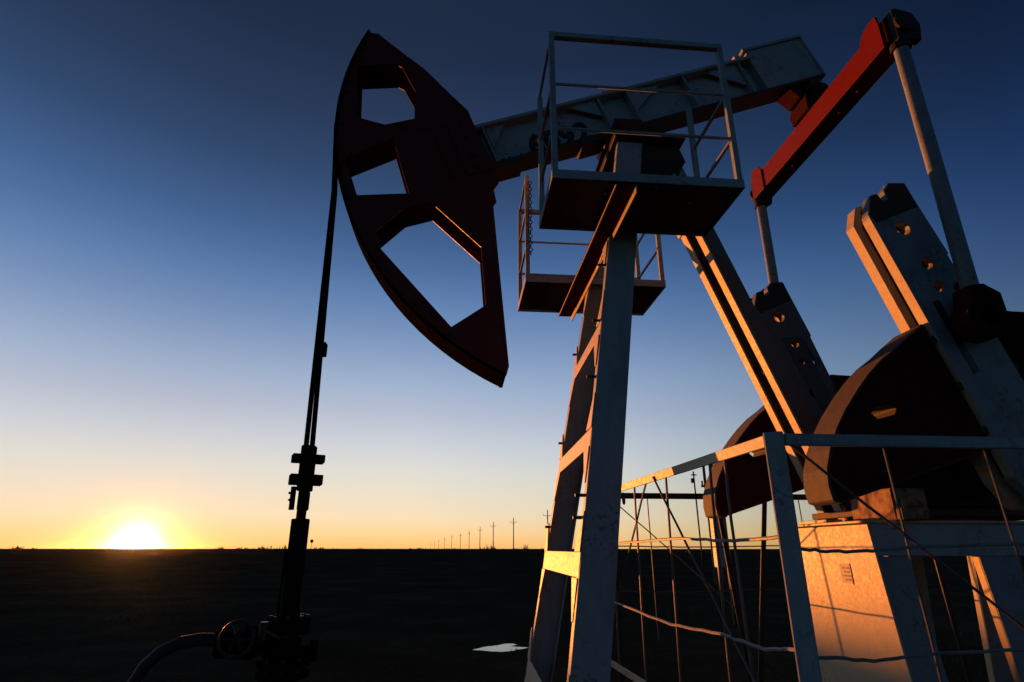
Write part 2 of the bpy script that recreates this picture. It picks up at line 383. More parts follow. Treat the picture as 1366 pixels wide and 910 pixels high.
# equalizer with the tail bearing above and a housing at each end
eq = MB(); eq.box(3.735, 3.955, 3.70, 6.24, 4.30, 4.565)
EQ = obj('equalizer_beam', eq, 'redbr', PJ, bevel=.006)
for ye, s in ((3.70, -1), (6.24, 1)):
    e = MB()
    a, b = sorted((ye+s*.001, ye+s*.075))
    e.prism([(3.77,4.27),(3.99,4.27),(4.02,4.45),(3.97,4.58),(3.80,4.62),(3.77,4.60)], a, b)
    e.prism([(3.775,4.566),(3.975,4.566),(3.93,4.63),(3.79,4.63)], *sorted((ye-s*.20, ye-s*.02)))
    rp = MB(); ys = ye-s*.13; rp.prism([(ys-s*.17,4.566),(ys-s*.11,4.64),(ys-s*.02,4.67),(ys+s*.07,4.66),(ys+s*.09,4.56),(ys+s*.09,4.28),(ys-s*.17,4.28)], 3.718, 3.7345, axis='x'); obj('end_plate', rp, 'redbr', EQ, bevel=.004)
    for x in (3.75, 3.94): e.tube([(x, ye-s*.1, 4.60), (x, ye-s*.1, 4.68)], .03, 6)
    e.tube([(3.85,ye+s*.076,4.44),(3.85,ye+s*.11,4.44)], .1, 16)
    obj('end_housing', e, 'black', EQ, bevel=.006)
for y in (4.3, 4.6, 5.5, 5.9): bl = MB(); bl.tube([(3.85,y,4.288),(3.85,y,4.302)], .014, 6); obj('bolt', bl, 'wire', EQ)
tbm = MB()
tbm.prism([(3.70,4.567),(4.02,4.567),(4.02,4.72),(3.94,4.90),(3.74,4.90),(3.70,4.72)], 4.84, 5.16)
tbm.tube([(3.84,4.74,4.76),(3.84,5.26,4.76)], .085, 16)
tbm.prism([B(2.10,.074), B(2.42,.074), B(2.36,-.10), B(2.18,-.10)], 4.88, 5.12)
obj('tail_bearing', tbm, 'wface', PJ, bevel=.006)

# cranks, pitman rods and counterweights
CU, CV = Vector((.30, -.954)).normalized(), Vector((-.954, -.30)).normalized()   # along the crank (down), across (left)
CP = Vector((3.66, 2.18))
def C(t, s): v = CP+CU*t+CV*s; return (v.x, v.y)
HOLES = ((-.31,.0,.062), (.03,-.03,.052), (.24,-.02,.046), (.29,-.17,.040))
BACK = [(t+.012, s+.035, r*1.36) for t, s, r in HOLES]  # back holes widened and shifted to let sun onto their walls
def ring(t, s, r, n=14): return [C(t+r*math.cos(2*math.pi*k/n), s+r*math.sin(2*math.pi*k/n)) for k in range(n)]
def crank(y0, y1):
    out = [C(-.50,.235), C(-.66,.13), C(-.665,.06), C(-.60,.045), C(-.60,-.005), C(-.68,-.02), C(-.735,-.10), C(-.70,-.24), C(.0,-.262), C(.0,-.245), C(1.72,-.245), C(1.95,-.17), C(2.02,0), C(1.95,.17), C(1.72,.245)]
    hs = [ring(*h) for h in HOLES]; hb_ = [ring(*h) for h in BACK]
    near, far = (y0, y0+.092), (y1-.11, y1)
    m = MB(); m.prism(out, *near, hs); CR = obj('crank', m, 'midgrey' if y0 < 5 else 'shadegrey', PJ, bevel=.006)  # far crank coloured darker to hold down bounced light
    m = MB(); m.prism(out, *far, hb_); obj('inner_web', m, 'pale' if y0 < 5 else 'shadegrey', CR, bevel=.006)
    m = MB(); m.prism([C(-.47,.238), C(1.70,.247), C(1.70,.2455), C(-.47,.2365)], y0+.004, y0+.09); obj('sunlit_edge_strip', m, 'pale', CR)  # pale strip stands in for sunlight along the crank's edge
    m = MB(); i = [C(-.46,.17), C(-.62,.10), C(-.64,-.18), C(1.72,-.18), C(1.9,0), C(1.72,.17)]
    m.prism(i, y0+.0925, y1-.1105, hb_); obj('core', m, 'black', CR)
    for (t_, s_, r_) in BACK: m = MB(); m.prism(ring(t_, s_, r_*.985, 20), y0+.094, y1+.004, [ring(t_, s_, r_*.93, 20)]); obj('hole_light_ring', m, 'holelight', CR)  # added rings, coloured as the golden light in the holes
    m = MB(); m.prism([C(-.48,.22),C(-.70,-.1),C(-.68,-.235),C(1.72,-.235),C(1.9,0),C(1.72,.235)], y1+.0005, y1+.006, hb_); obj('bounce_shield', m, 'shield', CR)  # added dark layer, keeps the crank's back from bouncing sunlight
    m = MB(); m.prism([C(-.655,.12), C(-.655,.062), C(-.585,.05), C(-.585,-.012), C(-.67,-.03), C(-.72,-.10), C(-.69,-.235), C(-.46,-.235), C(-.41,.20), C(-.50,.225)], y0-.004, y0-.0005)
    obj('tip_marking', m, 'black', CR)
    m = MB(); m.prism([C(-.08,.10), C(-.02,-.14), C(.95,-.14), C(.95,.02), C(.4,.06)], y0-.004, y0-.0005, [ring(*h) for h in HOLES[1:]]) if y0 > 5 else m.prism([C(.34,.12),C(.34,.06),C(.95,.06),C(.95,.12)], y0-.004, y0-.0005)
    obj('grease_patch', m, 'grease', CR)
    return CR
def weight(y0, y1, side):
    pr = [(.47,.249),(.50,.33),(.535,.43),(.59,.57),(.64,.73),(.71,.88),(.79,1.02),(.90,1.19),(1.01,1.33),(1.13,1.45),(1.25,1.54),(1.36,1.585),(1.46,1.60),(1.49,1.55),(1.49,.249)]
    out = [C(t, s*side) for t, s in pr]
    hl = [C(t, s*side) for t, s in ((.99,1.03),(.96,.98),(.97,.84),(1.01,.81),(1.05,.85),(1.04,1.0))]
    m = MB(); m.prism(out, y0, y1, [hl])
    return obj('counterweight', m, 'cast', PJ, bevel=.01)
def face(y, side):
    """painted flat face of a counterweight"""
    pr = [(.50,.26),(.545,.43),(.60,.57),(.65,.73),(.72,.875),(.80,1.01),(.91,1.18),(1.02,1.315),(1.14,1.43),(1.26,1.52),(1.36,1.56),(1.45,1.57),(1.475,1.54),(1.475,.26)]
    hl = [C(t, s*side) for t, s in ((.99,1.03),(.96,.98),(.97,.84),(1.01,.81),(1.05,.85),(1.04,1.0))]
    m = MB(); m.prism([C(t, s*side) for t, s in pr], y-.004, y-.0005, [hl]); return m
for (y0, y1, yw0, yw1, yp) in ((3.87, 4.165, 3.915, 4.235, 3.71), (5.82, 6.115, 5.80, 6.12, 6.27)):
    CR = crank(y0, y1)
    for side in (1, -1):
        w = weight(yw0, yw1, side)
        obj('painted_face', face(yw0, side), 'wface', w)
    for s_ in (.262, -.262):                          # clamp bolts of the weights along the crank edge
        for t_ in (.62, 1.0, 1.35):
            p = C(t_, s_); b = MB(); b.tube([(p[0], yw0-.03, p[1]), (p[0], yw0-.005, p[1])], .03, 6); obj('bolt', b, 'black', CR)
    px, pz = C(.60, 0)
    pin = MB(); pin.tube([(px, min(yp, y0)-.10 if yp < 5 else y0, pz), (px, y1 if yp < 5 else yp+.10, pz)], .075, 18)
    obj('crank_pin', pin, 'black', CR, smooth=True)
    cx, cz = C(1.72, 0)
    hb = MB(); hb.tube([(cx, y0-.07, cz), (cx, y1+.03, cz)], .17, 24); obj('hub', hb, 'grey', CR, smooth=True, bevel=.01)
    rod = MB(); rod.tube([(3.845, yp, 4.30), (px, yp, pz+.10)], .060, 16)
    RD = obj('pitman_rod', rod, 'midgrey', PJ, smooth=True)
    bg = MB()
    bg.tube([(px, yp-.085, pz), (px, yp+.085, pz)], .16, 28); bg.tube([(px, yp-.10, pz), (px, yp-.0855, pz)], .085, 20)
    bg.prism([(px-.12,pz+.06),(px+.17,pz+.0),(px+.16,pz+.20),(px+.04,pz+.27),(px-.09,pz+.25)], yp-.08, yp+.08)
    for a in range(6):
        q = (px+.12*math.cos(a*1.047), pz+.12*math.sin(a*1.047)); bg.tube([(q[0],yp-.105,q[1]),(q[0],yp-.086,q[1])], .02, 6)
    obj('bearing', bg, 'wface', RD, bevel=.006)
    tpb = MB(); tpb.tube([(3.845, yp, 4.22), (3.845, yp, 4.33)], .082, 16); obj('collar', tpb, 'black', RD)

# gearbox on its pedestal
gb = MB()
gb.prism([(3.30,.30),(5.1,.30),(5.1,.95),(4.75,1.32),(3.75,1.28),(3.30,.75)], 4.46, 5.2)
GB = obj('gearbox', gb, 'black', PJ, bevel=.02)
m = MB(); m.box(3.20, 5.2, 4.42, 5.24, .245, .297); obj('base_flange', m, 'rust', GB, bevel=.006)
sx, sz = C(1.72, 0)
m = MB(); m.tube([(sx,4.14,sz),(sx,5.83,sz)], .14, 20); obj('output_shaft', m, 'black', GB, smooth=True)
m = MB(); m.box(3.19, 3.46, 4.16, 4.66, .200, .425); obj('sump', m, 'gearrust', GB, bevel=.01)
m = MB(); m.box(3.19, 3.40, 4.09, 4.158, .200, .28); obj('sump_foot', m, 'gearrust', GB, bevel=.008)
for y in (4.12, 4.8, 5.1): m = MB(); m.tube([(3.24,y,.22),(3.24,y,.34)], .02, 6); obj('bolt', m, 'gearrust', GB)

pd = MB(); pd.hexa([(3.03,4.06,-1.38),(3.045,4.06,-1.38),(3.045,5.37,-1.38),(3.03,5.37,-1.38),(2.98,4.20,.17),(2.995,4.20,.17),(2.995,5.25,.17),(2.98,5.25,.17)])
PD = obj('pedestal', pd, 'pale', PJ, bevel=.004)
m = MB(); m.box(2.94, 5.3, 4.18, 5.27, .176, .196); obj('top_plate', m, 'pale', PD, bevel=.004)
m = MB(); m.box(2.99, 3.13, 4.70, 5.1, .197, .225); obj('shim', m, 'pale', PD, bevel=.004)
for y in (4.20, 5.23): m = MB(); m.box(2.998, 5.3, y, y+.02, -.05, .172); obj('side_beam', m, 'grey', PD, bevel=.004)
for k, xl in enumerate((3.0, 3.80, 4.6)):
    for y in (4.20, 5.15):
        y0 = y-.14 if y < 5 else y+.14; w_ = .25 if k == 0 else .32; o_ = .05 if k == 0 else .02
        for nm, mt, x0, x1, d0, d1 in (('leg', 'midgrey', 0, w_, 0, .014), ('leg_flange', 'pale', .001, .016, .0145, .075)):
            m = MB()
            m.hexa([(xl+o_+x0,y0+d0,-1.38),(xl+o_+x1,y0+d0,-1.38),(xl+o_+x1,y0+d1,-1.38),(xl+o_+x0,y0+d1,-1.38),(xl+x0,y+d0,-.052),(xl+x1,y+d0,-.052),(xl+x1,y+d1,-.052),(xl+x0,y+d1,-.052)])
            if nm == 'leg': LG = obj('leg', m, mt, PD, bevel=.004)
            else: obj('pedestal_flange', m, mt, PD, bevel=.003)  # pale colour stands in for the lit strip beside the darker leg front
np_ = MB(); np_.hexa([(2.9895,4.50,-.25),(2.9925,4.50,-.25),(2.9925,4.63,-.25),(2.9895,4.63,-.25),(2.985,4.50,-.11),(2.988,4.50,-.11),(2.988,4.63,-.11),(2.985,4.63,-.11)])
obj('notice_plate', np_, 'plate', PD)
ln = MB()
for k in range(4):
    z = -.14-k*.028; xx = 2.98+(.176-z)*.0323; ln = MB()
    ln.box(xx-.0075, xx-.0045, 4.515, 4.60-(k%2)*.02, z-.004, z+.004); obj('notice_line', ln, 'black', PD)
for z0 in (-.25,): 
    ln = MB(); xx = 2.98+(.176+.18)*.0323; ln.hexa([(xx-.002,4.497,-.255),(xx-.0,4.497,-.255),(xx-.0,4.503,-.255),(xx-.002,4.503,-.255),(xx-.0065,4.497,-.105),(xx-.0045,4.497,-.105),(xx-.0045,4.503,-.105),(xx-.0065,4.503,-.105)])
obj('notice_edge', ln, 'black', PD)
# skid under the machine
for y in (3.95, 5.90): m = MB(); m.box(.5, 6.0, y, y+.15, -1.40, -1.382); obj('base_skid', m, 'grey', PJ)

# ------------------------------------------------------------------ bridle, rod and wellhead
WX = -1.255
BR = thing('bridle', 'dark twin wire rope bridle and rod clamp hanging from the red horse head', 'rod hanger', (WX, 5.0, 1.4+.2))
for s in (-1, 1):
    m = MB(); pts = []
    for k in range(8):                         # lies on the head's curved track, then hangs free
        a = R(150+30*k/7.) ; 
        if a < arc[0]+.02: continue
        r = RH+.03; pts.append((OX+r*math.cos(a), 5.0+s*.02, OZ+r*math.sin(a)))
    pts.append((WX-.045+s*.004, 5.0+s*.02, 3.3)); pts.append((WX+s*.020, 5.0+s*.02, .76))
    m.tube(pts, .017, 8, r2=.022); obj('rope', m, 'nearblack', BR, smooth=True)
m = MB(); m.box(WX-.015, WX+.05, 4.96, 5.04, 1.60, 1.72); obj('rope_clip', m, 'nearblack', BR, bevel=.006)
m = MB(); m.box(WX-.052, WX+.058, 4.95, 5.05, .44, .81); m.box(WX-.035, WX+.045, 4.96, 5.04, .29, .44); BB = obj('rod_clamp', m, 'nearblack', BR, bevel=.008)
for z, dz in ((.70, .045), (.53, .055)):
    m = MB(); m.bar((WX-.115,4.95,z), (WX+.125,5.04,z), .12, dz*1.5); obj('carrier_bar', m, 'nearblack', BR, bevel=.006)
m = MB(); m.tube([(WX-.065,4.93,.47),(WX-.065,4.93,.29)], .022, 8); m.tube([(WX-.065,4.93,.42),(WX-.1,4.93,.42)], .01, 6); m.tube([(WX-.065,4.93,.35),(WX-.095,4.93,.37)], .01, 6); obj('clamp_bolt', m, 'nearblack', BR)
m = MB(); m.tube([(WX,5.0,.40),(WX,5.0,-.10)], .038, 12); obj('polished_rod', m, 'nearblack', BR, smooth=True)

WH = thing('wellhead', 'dark wellhead with stuffing box, valves and curved flow line below the bridle', 'wellhead', (WX, 5.0, 0))
m = MB(); m.tube([(WX,5.0,-.20),(WX,5.0,.225)], .071, 20); obj('stuffing_box', m, 'nearblack', WH, smooth=True, bevel=.006)
m = MB(); m.tube([(WX,5.0,-.52),(WX,5.0,-.19)], .066, 16); m.tube([(WX-.08,4.97,-.5),(WX-.075,4.97,.0)], .012, 6); obj('riser_pipe', m, 'nearblack', WH, smooth=True)
m = MB(); m.tube([(WX,5.0,-1.38),(WX,5.0,-.52)], .105, 18); obj('casing', m, 'nearblack', WH, smooth=True)
for z, r in ((-.52,.16), (-.58,.16), (-.80,.19), (-.87,.19), (-1.15,.22)):
    m = MB(); m.tube([(WX,5.0,z-.022),(WX,5.0,z+.022)], r, 24)
    F_ = obj('flange', m, 'nearblack', WH, bevel=.005)
    for k in range(8):
        b = MB(); a = k*math.pi/4+.2; b.tube([(WX+.82*r*math.cos(a),5+.82*r*math.sin(a),z-.04),(WX+.82*r*math.cos(a),5+.82*r*math.sin(a),z+.045)], .016, 6); obj('bolt', b, 'grease', F_)
m = MB(); m.ball((WX-.27,5,-.66), .115, 3, (1.1,.9,1)); m.tube([(WX,5,-.66),(WX-.5,5,-.66)], .055, 14); m.tube([(WX-.27,5,-.66),(WX-.27,4.72,-.60)], .035, 10)
VB = obj('valve_body', m, 'nearblack', WH, smooth=True)
m = MB(); m.torus((WX-.27,4.71,-.60), .115, .014, (0,1,-.2), 24, 8)
for k in range(3):
    a = k*math.pi/3; m.tube([(WX-.27-.11*math.cos(a),4.71,-.60-.11*math.sin(a)),(WX-.27+.11*math.cos(a),4.71,-.60+.11*math.sin(a))], .009, 6)
obj('handwheel', m, 'black', VB, smooth=True)
for x in (WX-.14, WX-.42, WX-.47):
    m = MB(); m.tube([(x-.018,5,-.66),(x+.018,5,-.66)], .105, 20); F_ = obj('flange', m, 'nearblack', WH, bevel=.004)
    for k in range(6):
        a = k*1.047; b = MB(); b.tube([(x-.04,5+.08*math.cos(a),-.66+.08*math.sin(a)),(x+.04,5+.08*math.cos(a),-.66+.08*math.sin(a))], .014, 6); obj('bolt', b, 'grease', F_)
m = MB(); pts = [(WX-.48,5,-.645),(WX-.62,5,-.635),(WX-.76,4.99,-.655),(WX-.88,4.98,-.71),(WX-.97,4.97,-.80),(WX-1.03,4.96,-.93),(WX-1.06,4.95,-1.10),(WX-1.07,4.95,-1.385)]
m.tube(pts, .045, 12); obj('flow_line', m, 'black', WH, smooth=True)
m = MB(); m.tube([(WX+.1,4.96,-.72),(WX+.22,4.93,-.72)], .04, 10); m.tube([(WX+.22,4.93,-.78),(WX+.22,4.93,-.64)], .028, 10); obj('side_valve', m, 'nearblack', WH, smooth=True)
m = MB(); m.tube([(WX-.02,4.86,-.62),(WX-.12,4.80,-.56)], .022, 8); m.tube([(WX-.12,4.80,-.62),(WX-.12,4.80,-.5)], .03, 10); obj('gauge_valve', m, 'grease', WH, smooth=True)

# ------------------------------------------------------------------ guard fences
FX, FY, FZ = 1.43, 2.54, .5
G_ = 'guard fence panels around the pump'
FF = thing('guard_fence', 'grey guard fence panel nearest the viewer, with thick corner post and loose wires', 'fence', (FX, FY, 0), G_)
m = MB(); m.bar((FX,FY,-1.4), (FX,FY,FZ), .085, .085, up=(math.cos(R(-29)),math.sin(R(-29)),0)); obj('corner_post', m, 'grey', FF, bevel=.005)
m = MB(); m.box(FX+.05, 3.6, FY-.012, FY+.012, FZ-.056, FZ-.001); obj('top_rail', m, 'grey', FF, bevel=.004)
m = MB(); m.box(FX+.05, 3.6, FY-.012, FY+.012, -.93, -.88); obj('bottom_rail', m, 'grey', FF, bevel=.004)
m = MB(); m.bar((3.62,FY,-1.4), (3.62,FY,FZ), .07, .07, up=(1,0,0)); obj('end_post', m, 'grey', FF, bevel=.004)
def wig(pts, r, n=6, amp=.003):
    out = []
    for (a, b) in zip(pts, pts[1:]):
        a, b = Vector(a), Vector(b)
        for k in range(n):
            p = a.lerp(b, k/n); out.append(p+Vector((random.uniform(-1,1)*amp*.6, random.uniform(-1,1)*amp*.4, random.uniform(-1,1)*amp)))
    out.append(Vector(pts[-1])); return out
def wires(par, lists, r, mt='wire'):
    for L_ in lists:
        m = MB(); m.tube(wig(L_, r), r, 6); obj('wire', m, mt, par, smooth=True)
def fy(x, z, dy=.0): return (x, FY+dy, z)
wires(FF, [[fy(1.49,.46), fy(2.42,-.32), fy(3.1,-.88)], [fy(1.965,.45,.013), fy(2.0,-.51,.013), fy(2.01,-.89,.013)], [fy(2.47,.45,.013), fy(2.51,-.30,.013), fy(2.52,-.89,.013)], [fy(3.05,.45,.013), fy(3.04,-.89,.013)]], .0065, 'shadewire')
wires(FF, [[fy(1.46,.0,-.01), fy(1.61,-.012,-.01), fy(1.80,-.01,-.01), fy(2.01,.01,-.01), fy(2.46,.02,-.01), fy(3.6,.0,-.01)], [fy(1.46,-.415,-.01), fy(1.71,-.43,-.01), fy(1.98,-.41,-.01), fy(2.39,-.40,-.01), fy(3.6,-.42,-.01)]], .0075)

SX = 1.37
FS = thing('guard_fence', 'guard fence panel with sunlit top rail running away behind the front leg', 'fence', (SX, 4.2, 0), G_)
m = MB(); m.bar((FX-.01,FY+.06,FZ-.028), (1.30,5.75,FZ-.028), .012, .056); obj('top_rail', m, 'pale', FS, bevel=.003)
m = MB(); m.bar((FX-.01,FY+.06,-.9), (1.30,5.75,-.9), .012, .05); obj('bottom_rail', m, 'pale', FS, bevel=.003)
m = MB(); m.bar((1.29,5.77,-1.4), (1.29,5.77,FZ), .06, .06, up=(1,0,0)); obj('end_post', m, 'grey', FS, bevel=.004)
m = MB(); m.torus((1.36,4.86,.39), .042, .009, (.9,-.4,0), 18, 6); obj('hinge_ring', m, 'black', FS, smooth=True)
def sx(y, z, d=0.): return (1.43-(y-2.54)*.04-.002+d, y, z)
wires(FS, [[sx(4.5,.47), sx(4.53,-.89)], [sx(3.85,.47), sx(3.9,-.89)], [sx(3.2,.47), sx(3.24,-.70), sx(3.24,-.89)], [sx(3.02,.47), sx(3.03,.15), sx(2.99,-.89)], [sx(4.24,.47,.006), sx(5.13,-.4,.006), sx(5.5,-.89,.006)],
           [sx(4.05,.47,-.012), sx(2.97,-.58,-.012), sx(2.72,-.89,-.012)], [sx(5.17,.47), sx(5.14,-.89)]], .0078, 'shadewire')
wires(FS, [[sx(5.7,.05,-.012), sx(5.17,.04,-.012), sx(3.65,.06,-.012), sx(3.01,.035,-.012), sx(2.58,.05,-.012)],
           [sx(5.7,-.42,-.012), sx(5.13,-.42,-.012), sx(3.94,-.45,-.012), sx(3.25,-.42,-.012), sx(2.83,-.43,-.012), sx(2.56,-.39,-.012)]], .0085)

FR = thing('guard_rail', 'dark pipe rail on raking legs crossing behind the far counterweight', 'rail', (2.9, 6.6, 0))
m = MB(); m.tube([(1.7,6.6,.56),(5.6,6.6,.56)], .033, 12); obj('rail', m, 'black', FR, smooth=True)
for a, b in (((2.93,.55),(3.08,-1.38)), ((3.50,.55),(3.16,-1.38)), ((5.4,.55),(5.5,-1.38)), ((1.74,.55),(1.70,-1.38))):
    m = MB(); m.tube([(a[0],6.6,a[1]),(b[0],6.6,b[1])], .027, 10); obj('leg', m, 'black', FR, smooth=True)

wires(FR, [[(1.72,6.6,.025), (2.6,6.6,.015), (3.5,6.6,.03), (5.4,6.6,.02)], [(1.71,6.6,-.43), (2.4,6.6,-.44), (3.3,6.6,-.42), (5.4,6.6,-.43)], [(2.12,6.6,.53), (2.13,6.6,-.9)], [(1.80,6.6,.44), (2.28,6.6,.03), (3.0,6.6,-.6)], [(3.9,6.6,.53), (3.92,6.6,-.9)]], .0065, 'shadewire')

CB = thing('control_cabinet', 'pale blue electrical cabinet standing beyond the far counterweight', 'cabinet', (5.27, 12.0, 0))
m = MB(); m.box(5.13, 5.41, 11.85, 12.02, -.35, .60); obj('body', m, 'cab', CB, bevel=.008)
m = MB(); m.box(5.15, 5.39, 11.835, 11.849, -.32, .57); D_ = obj('door', m, 'cab', CB, bevel=.004)
m = MB(); m.box(5.36, 5.375, 11.81, 11.834, .08, .2); obj('handle', m, 'black', D_)
m = MB(); m.box(5.11, 5.43, 11.82, 12.04, .601, .63); obj('lid', m, 'cab', CB, bevel=.006)
for x in (5.17, 5.27, 5.37): 
    m = MB(); m.tube([(x,11.93,.63),(x,11.93,.70)], .02, 8); obj('insulator', m, 'black', CB)
for x in (5.16, 5.36): m = MB(); m.box(x, x+.05, 11.9, 11.97, -1.4, -.351); obj('leg', m, 'black', CB)

HP = thing('transformer_pole', 'thin double pole with crossbars and insulators behind the guard fence', 'power pole', (10.8, 25.0, 0))
for x, zt in ((10.66, 3.75), (11.04, 3.95)):
    m = MB(); m.tube([(x,25,-1.4),(x,25,zt)], .065, 8); obj('post', m, 'wood', HP, smooth=True)
for z in (3.55, 2.55):
    m = MB(); m.box(10.45, 11.25, 24.92, 24.99, z-.05, z+.05); CA = obj('crossarm', m, 'wood', HP)
    for x in (10.5, 10.85, 11.2): m = MB(); m.tube([(x,24.95,z+.05),(x,24.95,z+.22)], .04, 8); obj('insulator', m, 'black', CA, smooth=True)
TP = thing('lamp_mast', 'very thin pole left of the double pole, seen through the guard fence', 'mast', (10.42, 25.6, 0))
m = MB(); m.tube([(10.42,25.6,-1.4),(10.42,25.6,3.25)], .035, 8); obj('post', m, 'black', TP, smooth=True)
m = MB(); m.bar((10.3,25.6,3.1),(10.55,25.6,3.1), .05, .05); obj('crossarm', m, 'black', TP)
m = MB(); m.tube([(10.33,25.6,2.75),(10.33,25.6,2.95)], .06, 8); m.tube([(10.36,25.6,2.85),(10.42,25.6,2.85)], .02, 6); obj('lamp', m, 'black', TP)

# ------------------------------------------------------------------ line of power poles
POLES = [(21.265,142.98),(16.63,181.3),(12.37,211.4),(9.57,259.9),(6.12,316.),(1.9,364.9),(-3.6,416.5),(-10.3,500.9),(-18.65,627.4),(-27.5,754.),(-42.7,1006.9)]
LBL = ['wooden power pole half hidden behind the lit edge of the front legs', 'tallest fully visible wooden power pole, nearest the front legs']
def ordinal(i): return ['third','fourth','fifth','sixth','seventh','eighth','ninth','tenth','eleventh'][i-2]
def make_pole():
    t = thing('power_pole', LBL[0], 'power pole', (0,0,0), 'row of power poles on the horizon')
    m = MB(); m.tube([(0,0,-.05),(0,0,10)], .17, 8, r2=.11); obj('post', m, 'wood', t, smooth=True, lift=False)
    m = MB(); m.box(-1.0, 1.0, -.18, -.1, 8.79, 8.88); ca = obj('crossarm', m, 'wood', t, lift=False)
    for x in (-1.0, 1.0): m = MB(); m.tube([(x,-.15,8.9),(x,-.15,9.15)], .07, 8); obj('insulator', m, 'black', ca, lift=False)
    m = MB(); m.tube([(0,0,10),(.0,0,10.25)], .06, 8); obj('pole_top_insulator', m, 'black', t, lift=False)
    m = MB(); m.bar((-.6,-.15,8.8),(-.1,-.15,8.2), .04, .04); m.bar((.6,-.15,8.8),(.1,-.15,8.2), .04, .04); obj('brace', m, 'wood', t, lift=False)
    return t
pole0 = make_pole()
def copy_tree(o, parent=None):
    kids = list(o.children); c = o.copy(); COL.objects.link(c); c.parent = parent
    for k in kids: copy_tree(k, c)
    return c
poles = [pole0]+[copy_tree(pole0) for _ in POLES[1:]]
for i, ((x, y), o) in enumerate(zip(POLES, poles)):
    o.location = (x, y, 0); o.rotation_euler.z = R(-18)
    o['label'] = LBL[i] if i < 2 else ('farthest and smallest power pole, at the left end of the row on the horizon' if i == len(POLES)-1 else
        '%s power pole of the horizon row, counting outward from the front legs' % ordinal(i))

SG = thing('marker_post', 'small round marker on a thin stake just right of the stuffing box', 'marker', (-30.75, 133.8, 0))
m = MB(); m.tube([(-30.75,133.8,-1.4),(-30.75,133.8,1.2)], .05, 6); obj('stake', m, 'black', SG)
m = MB(); m.tube([(-30.75,133.7,1.5),(-30.75,133.9,1.5)], .34, 14); obj('disc', m, 'black', SG)
SK = thing('survey_stake', 'tiny dark stake on the horizon left of the wellhead', 'stake', (-78.6, 269.9, 0))
m = MB(); m.tube([(-78.6,269.9,-1.5),(-78.6,269.9,.7)], .22, 6); obj('post', m, 'black', SK)
m = MB(); m.ball((-78.6,269.9,.8), .35, 1); obj('cap', m, 'black', SK)

# ------------------------------------------------------------------ ground
SUN_AZ = math.atan2(-.496, 1.0)          # from +Y, negative = left
SUN_EL = R(.35)
def crest(r, a):
    """far swells: a long low rise all round, highest towards the sun"""
    d = (a-SUN_AZ+math.pi) % (2*math.pi) - math.pi
    k = math.exp(-(d/.75)**2)
    near = max(0, min(1, (r-20)/60)); near = near*near*(3-2*near)
    return near*(.60+.72*k)  # sunward rise shaped to block low sun from the pedestal's foot
def ground_h(x, y):
    r = math.hypot(x, y); a = math.atan2(x, y)
    n = noise.noise(Vector((x*.35, y*.35, .3)))*.045 + noise.noise(Vector((x*1.6, y*1.6, 4.1)))*.018
    n *= max(.0, 1-r/220)
    sw = noise.noise(Vector((x*.011, y*.011, 2.)))*.30*min(1, r/150) if r < 1500 else noise.noise(Vector((x*.003, y*.003, 2.)))*.3
    flat = max(0, min(1, (math.hypot(x-2.2, y-5)-2.5)/3))
    h = crest(r, a) + n*flat + sw*(.3 if r > 22 else .3*r/22)*(1+2.2*max(0, min(1, (r-110)/200)))
    pd_ = math.exp(-(((x-.72)/.75)**2+((y-10.0)/.5)**2))
    return h - .05*pd_ - (0 if r < 2000 else (r-2000)*.0004)
gm = MB(); rows = []
rad = [.0]; r_ = .6
while r_ < 1550:
    rad.append(r_); r_ += max(.35, r_*.035)
NA = 300
for r_ in rad[1:]:
    rows.append([gm.bm.verts.new((r_*math.sin(2*math.pi*k/NA), r_*math.cos(2*math.pi*k/NA), ground_h(r_*math.sin(2*math.pi*k/NA), r_*math.cos(2*math.pi*k/NA)))) for k in range(NA)])
c0 = gm.bm.verts.new((0,0,ground_h(0,0)))
for k in range(NA): gm.bm.faces.new([c0, rows[0][(k+1)%NA], rows[0][k]])
for a, b in zip(rows, rows[1:]):
    for k in range(NA): gm.bm.faces.new([a[k], a[(k+1)%NA], b[(k+1)%NA], b[k]])
m_, nt, b = new_mat('steppe_soil'); N, Lk = nt.nodes, nt.links
tc = N.new('ShaderNodeTexCoord')
n1 = N.new('ShaderNodeTexNoise'); n1.inputs['Scale'].default_value = .35; n1.inputs['Detail'].default_value = 9; n1.inputs['Roughness'].default_value = .7
n2 = N.new('ShaderNodeTexNoise'); n2.inputs['Scale'].default_value = 9; n2.inputs['Detail'].default_value = 8
for n in (n1, n2): Lk.new(tc.outputs['Object'], n.inputs['Vector'])
cr = N.new('ShaderNodeValToRGB'); e = cr.color_ramp.elements
e[0].position = .35; e[0].color = (.040, .032, .021, 1); e[1].position = .68; e[1].color = (.088, .068, .042, 1)
x = e.new(.52); x.color = (.052, .047, .029, 1)
Lk.new(n1.outputs['Fac'], cr.inputs['Fac']); Lk.new(cr.outputs['Color'], b.inputs['Base Color'])
b.inputs['Roughness'].default_value = 1.; b.inputs['Specular IOR Level'].default_value = 0.
bp = N.new('ShaderNodeBump'); bp.inputs['Strength'].default_value = .8; bp.inputs['Distance'].default_value = .06
Lk.new(n2.outputs['Fac'], bp.inputs['Height']); Lk.new(bp.outputs['Normal'], b.inputs['Normal'])
g = obj('ground', gm, m_, lift=False, smooth=True); g['kind'] = 'structure'

